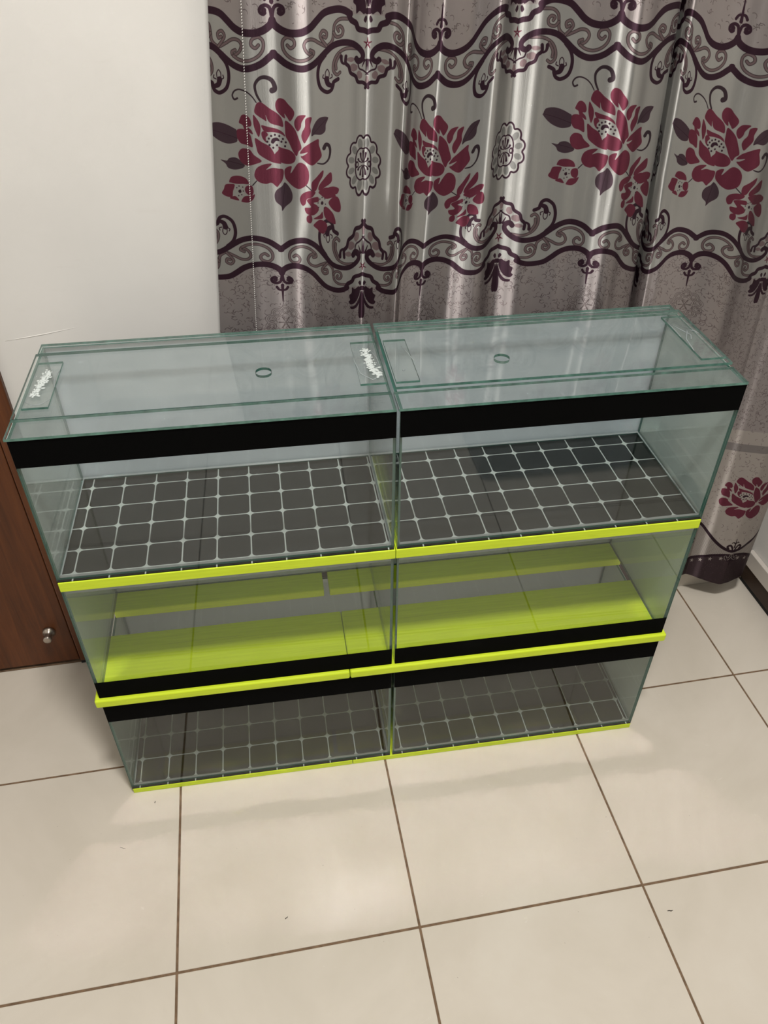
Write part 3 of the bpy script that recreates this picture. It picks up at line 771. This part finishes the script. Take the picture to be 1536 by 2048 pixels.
for q in range(10):
    x = 0.03 + q * 0.033; z = fz(np.array([x]), True)[0] - 0.014
    if abs(x - .0) < .02 or x > .34: continue
    for w_ in range(5):
        b = w_ * 1.2566 + .3
        stroke([(x, z), (x + .006 * math.cos(b), z + .006 * math.sin(b))], 0.0035, 0.002, C_PALE * .95)
pc = (0.0, 0.395)
fc = np.array([0.0150, 1.3370])
for p in PETALS[:16] + CRESCENT:
    q = (np.array(sc(p)) - fc) * (1.22, 1.0) + pc
    fill(q, C_RED if p is not CRESCENT[0] else C_DARK)
for a, b in DOTS[:12]:
    q = (np.array((a * U, b * U)) - fc) * (1.22, 1.0) + pc
    disc(q[0], q[1], 0.0018, C_DARK)

timg = bpy.data.images.new('curtain_print', NX, NZ, alpha=False)
rgba = np.ones((NZ, NX, 4), np.float32); rgba[..., :3] = np.clip(img, 0, 1)
timg.pixels.foreach_set(rgba.ravel()); timg.update(); timg.pack()

def mat_curtain():
    t = NT('printed_satin')
    uv = t.n('ShaderNodeUVMap'); uv.uv_map = 'cloth'
    im = t.n('ShaderNodeTexImage'); im.image = timg; im.extension = 'REPEAT'; im.interpolation = 'Linear'
    t.l(uv.outputs[0], im.inputs[0])
    weave = t.noise(t.vmath('MULTIPLY', uv.outputs[0], (500, 300, 1)), 1.0, 2)
    streak = t.noise(t.vmath('MULTIPLY', uv.outputs[0], (60, 4, 1)), 1.0, 4)
    nrm = t.bump(t.math('ADD', t.math('MULTIPLY', weave, 0.5), streak), 0.16, 0.0009)
    tan = t.n('ShaderNodeTangent'); tan.direction_type = 'UV_MAP'; tan.uv_map = 'cloth'
    t.pbr(im.outputs[0], 0.46, CURT_METAL, 0.5, nrm, Anisotropic=1.0, Anisotropic_Rotation=0.25, Tangent=tan.outputs[0])
    return t.m
CURT_METAL = 0.8

KU = [-.62, -.3, 0, .3, .6, 1.0, 1.4, 1.7, 2.0, 2.5, 3.0, 3.5, 4.0, 4.4, 4.75, 5.0, 5.25, 5.6, 6.0, 6.5, 7.0, 7.5, 8.0, 8.5, 9.2]
KX = [.258, .312, .368, .420, .468, .530, .585, .615, .655, .728, .800, .890, .980, 1.045, 1.100, 1.108, 1.114, 1.150, 1.214, 1.310, 1.405, 1.47, 1.552, 1.632, 1.685]
YU = [-.62, -.3, 0, .3, .6, 1.0, 1.3, 1.47, 1.65, 2.0, 2.4, 2.65, 3.0, 3.3, 3.7, 4.0, 4.2, 4.5, 4.8, 5.0, 5.2, 5.4, 6.0, 6.42, 6.7, 7.2, 7.6, 8.0, 8.5, 9.2]
YY = [.826, .806, .798, .790, .802, .826, .800, .781, .803, .820, .792, .787, .822, .806, .800, .792, .778, .798, .822, .838, .822, .806, .802, .776, .798, .818, .796, .776, .786, .824]
LU = [-.62, 0, 1, 2, 3, 4, 6, 7, 8, 9.2]; LK = [-.09, -.037, -.035, -.045, .01, .05, .055, .05, .03, 0.0]
VU = [-.62, 0, 1, 2, 3, 4, 5, 6, 7, 9.2]; VD = [0, 0, 0, -.042, .011, 0, -.005, -.041, -.05, -.05]; VB = [0, 0, -.045, -.017, -.007, -.007, -.045, -.029, -.085, -.08]
def spl(x, X, Y):
    X, Y = np.array(X), np.array(Y)
    d = np.diff(Y) / np.diff(X); m = np.zeros(len(X)); m[1:-1] = (d[:-1] + d[1:]) / 2; m[0], m[-1] = d[0], d[-1]
    m[1:-1] = np.where(d[:-1] * d[1:] <= 0, 0, 2 * d[:-1] * d[1:] / (d[:-1] + d[1:] + 1e-12))
    i = np.clip(np.searchsorted(X, x) - 1, 0, len(X) - 2); h = X[i + 1] - X[i]; t = (x - X[i]) / h
    return (2 * t**3 - 3 * t**2 + 1) * Y[i] + (t**3 - 2 * t**2 + t) * h * m[i] + (-2 * t**3 + 3 * t**2) * Y[i + 1] + (t**3 - t**2) * h * m[i + 1]
us = np.linspace(-.62, 9.2, 620)
zs = np.concatenate([np.linspace(0, .12, 8, endpoint=False), np.linspace(.12, 1.6, 90, endpoint=False), np.linspace(1.6, 2.72, 24)])
cx0, cy0, ck, cd = spl(us, KU, KX), spl(us, YU, YY), spl(us, LU, LK), spl(us, VU, VD)
cb = spl(us, VU, VB)
for uv_, A_, w_ in ((1.0, .010, .42), (3.0, .010, .5), (5.0, .006, .3), (7.2, .008, .45), (2.0, .006, .3)):
    tri = np.clip(1 - np.abs(us - uv_) / w_, 0, 1)
    cy0 = cy0 + A_ * (tri - 1.6 * tri * tri * (3 - 2 * tri) * 0.75)
cy0 = cy0 + 0.0007 * np.sin(us * 13.0 + 1.0) + 0.0003 * np.sin(us * 29.0)
hem = 0.086 + 0.010 * np.sin(us * 2.1 + 0.6) + 0.004 * np.sin(us * 5.3)
verts, uvs = [], []
for z in zs:
    zq = hem * (1 - min(z / 0.12, 1)) + z
    amp = 1.0 - 0.25 * np.clip((zq - 1.6) / 1.1, 0, 1)
    X = cx0 + ck * np.minimum(1.35 - zq, 1.2) * np.where(zq > 1.6, 0.6, 1.0) if False else cx0 + ck * np.clip(1.35 - zq, -0.6, 1.25)
    Yv = 0.806 + (cy0 - 0.806) * amp + 0.004 * np.sin(us * 1.3 + zq * 3.0)
    tq = np.clip((zq - 1.12) / 0.14, 0, 1)
    vv = zq - (cb * (1 - tq) + cd * tq) * np.clip((zq - 0.7) / 0.3, 0, 1)
    vv = np.where(vv > 1.60, 3.20 - vv, vv)
    verts.append(np.stack([X, Yv, zq], 1)); uvs.append(np.stack([us / 2, vv / ZMAX], 1))
V = np.concatenate(verts); UVV = np.concatenate(uvs); nu = len(us); nzr = len(zs)
faces = [(r * nu + c, r * nu + c + 1, (r + 1) * nu + c + 1, (r + 1) * nu + c) for r in range(nzr - 1) for c in range(nu - 1)]
cme = bpy.data.meshes.new('curtain'); cme.from_pydata(V.tolist(), [], faces)
lay = cme.uv_layers.new(name='cloth')
li = np.empty(len(cme.loops), np.int32); cme.loops.foreach_get('vertex_index', li)
lay.data.foreach_set('uv', UVV[li].astype(np.float32).ravel())
cme.polygons.foreach_set('use_smooth', [True] * len(cme.polygons))
curtain = tag(empty('curtain', (0.95, 0.806, 0.0)), 'silver satin curtain printed with purple scrolls and dark red peonies behind the tanks', 'curtain')
cloth = link_mesh('cloth', cme, mat_curtain(), curtain, (-0.95, -0.806, 0))
# stitched hem along the left edge
M['thread'] = mat_plain('pale_stitch_thread', (0.72, 0.70, 0.68, 1), 0.4)
bm = bmesh.new()
ks = int(np.argmin(abs(us + 0.27)))
VV = V.reshape(nzr, nu, 3)
zl_ = np.arange(0.86, 1.62, 0.0042)
hx = np.interp(zl_, VV[:, ks, 2], VV[:, ks, 0]); hy = np.interp(zl_, VV[:, ks, 2], VV[:, ks, 1])
for x, y, z in zip(hx, hy, zl_):
    bmesh.ops.create_icosphere(bm, subdivisions=1, radius=1.0, matrix=Matrix.Translation((x, y - 0.0006, z)) @ Matrix.Rotation(0.35, 4, 'Y') @ Matrix.Diagonal((0.0009, 0.0005, 0.0017, 1)))
st = bm_obj('hem_stitching', bm, M['thread'], curtain, (-0.95, -0.806, 0), True)
st['kind'] = 'stuff'
rod = bm_obj('curtain_rod', tube_bm([(-0.75, 0, 2.735), (0.76, 0, 2.735)], 0.012, 14), M['chrome'], curtain, None, True)
